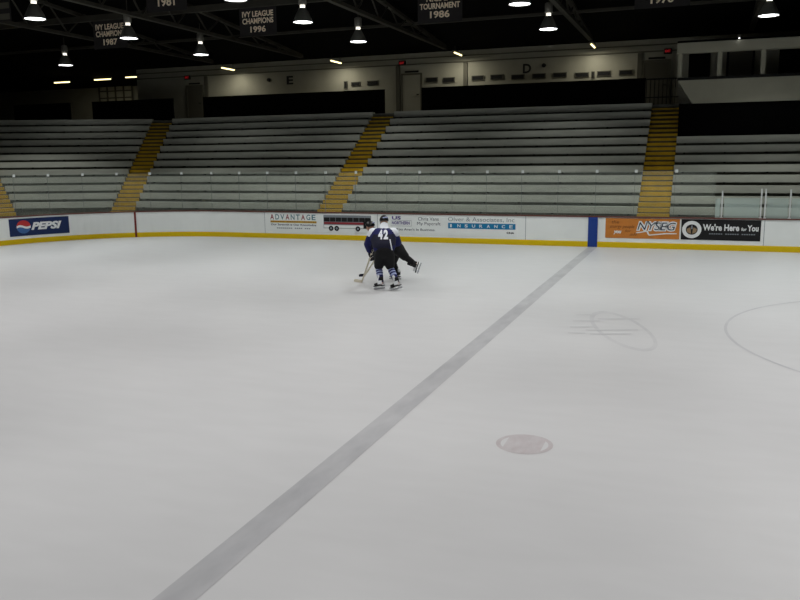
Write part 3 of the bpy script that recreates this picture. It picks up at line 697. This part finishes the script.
def skater(base, sc_, J, facing, label, navy, skates, gl, number=None):
    B0 = Vector(base)
    W = lambda p: B0+RV*(p[0]*sc_)+FV*(p[1]*sc_)+Vector((0, 0, p[2]*sc_))
    j = {k: W(v) for k, v in J.items()}
    Z = Vector((0, 0, 1)); fdir = RV*facing[0]+FV*facing[1]+Z*facing[2]
    hips = (j['hl']+j['hr'])/2
    mid = lerp(j['pelvis'], j['chest'], .5)
    caps = [(j['pelvis'], .12, mid, .115), (mid, .115, j['chest'], .14), (j['chest'], .13, j['neck'], .065), (j['neck'], .062, lerp(j['neck'], j['head'], .8), .058), (j['sl'], .07, j['sr'], .07)]
    for s in 'lr':
        hand = j['w'+s]+(j['w'+s]-j['e'+s]).normalized()*.07
        caps += [(j['chest'], .11, j['s'+s], .068), (j['s'+s], .062, j['e'+s], .048), (j['e'+s], .047, j['w'+s], .033), (j['w'+s], .03, hand, .03),
                 (j['pelvis'], .12, j['h'+s], .10), (j['h'+s], .10, j['k'+s], .062), (j['k'+s], .06, lerp(j['k'+s], j['a'+s], .3), .058), (lerp(j['k'+s], j['a'+s], .3), .058, j['a'+s], .04)]
    hup = j['head']-j['neck']
    body = blend('person', caps, [SKIN], None, .012, 2, head_extra(j['head'], fdir, Z))
    tag(body, label, 'person')
    # jersey
    hem = lerp(j['pelvis'], mid, .4); ax = (j['sr']-j['sl']).normalized()
    jc = []
    for q in (-.09, 0, .09): jc += [(hem+ax*q, .178, j['chest']+ax*q*1.4, .185)]
    jc += [(j['chest'], .17, lerp(j['chest'], j['neck'], 1.1), .10), (j['sl'], .115, j['sr'], .115)]
    for s in 'lr': jc += [(j['s'+s], .125, lerp(j['s'+s], j['e'+s], .5), .105), (lerp(j['s'+s], j['e'+s], .5), .105, j['e'+s], .092), (j['e'+s], .092, lerp(j['e'+s], j['w'+s], .8), .07)]
    jer = blend('jersey', jc, [navy[0], JWHITE, navy[1]], body, .018, 7)
    if number:
        for p in jer.data.polygons:
            c = p.center; k = 0
            for s in 'lr':
                top = j['s'+s]+Z*.03+(j['s'+s]-j['chest'])*.12
                if (c-top).length < .15 and c.z > j['s'+s].z-.10: k = 1
            if (c-j['neck']).length < .16 and c.z > j['neck'].z-.06: k = 1
            if k == 0 and (c-mid).length < .30 and c.z < j['chest'].z+.05 and (c-j['el']).length > .12: k = 2
            p.material_index = k
        me = jer.data; bv = BVHTree.FromPolygons([v.co.copy() for v in me.vertices], [tuple(p.vertices) for p in me.polygons])
        def stick_on(vs, fs, m, name):
            out = []
            for x, z in vs:
                o0 = j['chest']+RV*x+Z*z-FV*1.0; h = bv.ray_cast(o0, FV)
                out.append((h[0]-FV*.012) if h[0] else (j['chest']+RV*x+Z*z-FV*.1))
            MB().add(out, fs, m).build(name, jer)
        for i, ch in enumerate(number):
            cu, fs = text_geo(ch, -.105+i*.125, .0+i*.125, -.06, .15, .06); stick_on(cu, fs, JWHITE, 'number')
        ss = [(.17, .0), (.215, .0), (.24, -.42), (.195, -.42)]
        vs, fs = [], []
        for q in range(13):
            t = q/12; vs += [(.155+.07*t, -.06-.36*t), (.18+.07*t, -.06-.36*t)]
        stick_on(vs, [(2*q, 2*q+1, 2*q+3, 2*q+2) for q in range(12)], JWHITE, 'side_stripe')
    # padded pants
    pc = [(lerp(j['pelvis'], mid, .5), .175, hips, .165)]
    for s in 'lr': pc += [(lerp(j['pelvis'], j['h'+s], .6), .16, lerp(j['h'+s], j['k'+s], .3), .14), (lerp(j['h'+s], j['k'+s], .3), .14, lerp(j['h'+s], j['k'+s], .88), .115)]
    blend('hockey_pants', pc, [JBLK], body, .018, 5)
    for s in 'lr':
        k, a = j['k'+s], j['a'+s]
        so = skin('sock', {'a': (lerp(k, a, -.05), .088), 'b': (lerp(k, a, .25), .088), 'c': (lerp(k, a, .55), .082), 'd': (lerp(k, a, 1.02), .055)}, [('a', 'b'), ('b', 'c'), ('c', 'd')], [navy[0], SOCKW], body, 3)
        if number:
            for p in so.data.polygons:
                t = (p.center-k).dot(a-k)/(a-k).length_squared
                if .12 < t < .22 or .29 < t < .38 or .45 < t < .54: p.material_index = 1
        toe, upv = skates[s]
        skate(a, RV*toe[0]+FV*toe[1]+Z*toe[2], RV*upv[0]+FV*upv[1]+Z*upv[2], body, *(skates.get('mats', (SKB, SKW))))
        gd, gu = gl[s]; glove(j['w'+s], RV*gd[0]+FV*gd[1]+Z*gd[2], 1 if s == 'r' else -1, RV*gu[0]+FV*gu[1]+Z*gu[2], body)
    helmet(j['head'], fdir, Z+hup*.5, body)
    return j, W
B1 = at(389, 290, 2, 0)
J1 = dict(pelvis=(-.10, -.06, .98), chest=(-.13, .18, 1.27), neck=(-.10, .28, 1.47), head=(-.10, .36, 1.585), sl=(-.36, .22, 1.33), sr=(.11, .22, 1.33), el=(-.50, .34, 1.06), er=(.22, .38, 1.08),
          wl=(-.46, .50, .85), wr=(-.22, .52, .90), hl=(-.19, -.04, .92), hr=(.0, -.04, .92), kl=(-.24, .16, .52), kr=(.03, .16, .52), al=(-.18, -.04, .175), ar=(.20, -.10, .175))
j1, W1 = skater(B1, 1.0, J1, (-.3, .95, -.15), 'skater in a navy and white number jersey bending over a cream stick, back to camera', (NAVY, NAVY2),
    {'l': ((-.85, .5, 0), (-.1, .15, .98)), 'r': ((-.90, .35, -.40), (-.30, .1, .93))},
    {'l': ((.1, .3, -.9), (-.8, .4, .3)), 'r': ((-.4, .3, -.85), (.5, .6, .4))}, '42')
def hockey_stick(top, heel, toe, label, blade_m):
    top, heel, toe = Vector(top), Vector(heel), Vector(toe)
    d = (heel-top).normalized(); t = (toe-heel).normalized(); nrm = d.cross(t).normalized(); w = d.cross(nrm)
    o = MB(); vs = []
    for p in (top, heel):
        for a, b in ((-1,-1), (1,-1), (1,1), (-1,1)): vs.append(p+nrm*(a*.012)+w*(b*.017))
    ob = o.add(vs, [(0,1,5,4), (1,2,6,5), (2,3,7,6), (3,0,4,7), (3,2,1,0), (4,5,6,7)], STICK).build('hockey_stick')
    tag(ob, label, 'hockey stick')
    b = MB(); vs = []; Z = Vector((0, 0, 1)); side = t.cross(Z).normalized()
    for k in range(6):
        q = heel+t*((toe-heel).length*k/5)+side*(.02*(k/5)**2); h = .07 if k < 5 else .05
        vs += [q-side*.006-Z*.03, q+side*.006-Z*.03, q+side*.006+Z*(h-.03), q-side*.006+Z*(h-.03)]
    fs = [(4*i+m, 4*i+4+m, 4*i+4+(m+1) % 4, 4*i+(m+1) % 4) for i in range(5) for m in range(4)]+[(3,2,1,0), (20,21,22,23)]
    b.add(vs, fs, blade_m).build('stick_blade', ob)
    MB().tube([top, top+d*.12], .019, TAPE).build('grip_tape', ob)
h1 = at(362, 281.5, 2, .035); t1_ = at(353.5, 280.5, 2, .035)
hand = j1['wr']+(j1['wl']-j1['wr'])*.0
lo = j1['wl']+Vector((0, 0, -.08))+RV*.03; hd = (lo-h1).normalized()
hockey_stick(h1+hd*1.22, h1, t1_, 'cream hockey stick with a pale blade held by the navy and white skater', STICK)
B2 = at(397, 281, 2, 0)
J2 = dict(pelvis=(.02, .0, .86), chest=(-.36, .12, 1.10), neck=(-.56, .18, 1.24), head=(-.66, .20, 1.36), sl=(-.50, .36, 1.10), sr=(-.40, -.08, 1.08), el=(-.62, .42, .84), er=(-.50, .02, .82),
          wl=(-.66, .30, .62), wr=(-.56, .16, .62), hl=(.0, .09, .80), hr=(.05, -.09, .80), kl=(-.10, .12, .48), kr=(.22, -.12, .62), al=(.02, .10, .16), ar=(.47, -.14, .44))
j2, W2 = skater(B2, 1.0, J2, (-.85, .3, -.2), 'skater all in black crouching behind the navy one, one leg kicked out', (JBLK, JBLK),
    {'l': ((-.9, .3, 0), (0, 0, 1)), 'r': ((.05, .3, -.95), (-.95, .0, .30)), 'mats': (SKW, SKB)},
    {'l': ((-.2, -.1, -.95), (-.5, .8, .1)), 'r': ((-.2, .2, -.95), (.3, -.9, .1))})
h2 = W2((-.83, .40, .10)); t2_ = W2((-.97, .34, .10))
dirs = (j2['wr']+Vector((0, 0, -.1))-h2).normalized()
hockey_stick(h2+dirs*1.15, h2, t2_, 'hockey stick with a dark blade held by the crouching black skater', TAPE)

# ------------------------------------------------------------------ world
w = bpy.data.worlds.new('world'); S.world = w; w.use_nodes = True
w.node_tree.nodes['Background'].inputs[0].default_value = (.01, .01, .01, 1); w.node_tree.nodes['Background'].inputs[1].default_value = .2
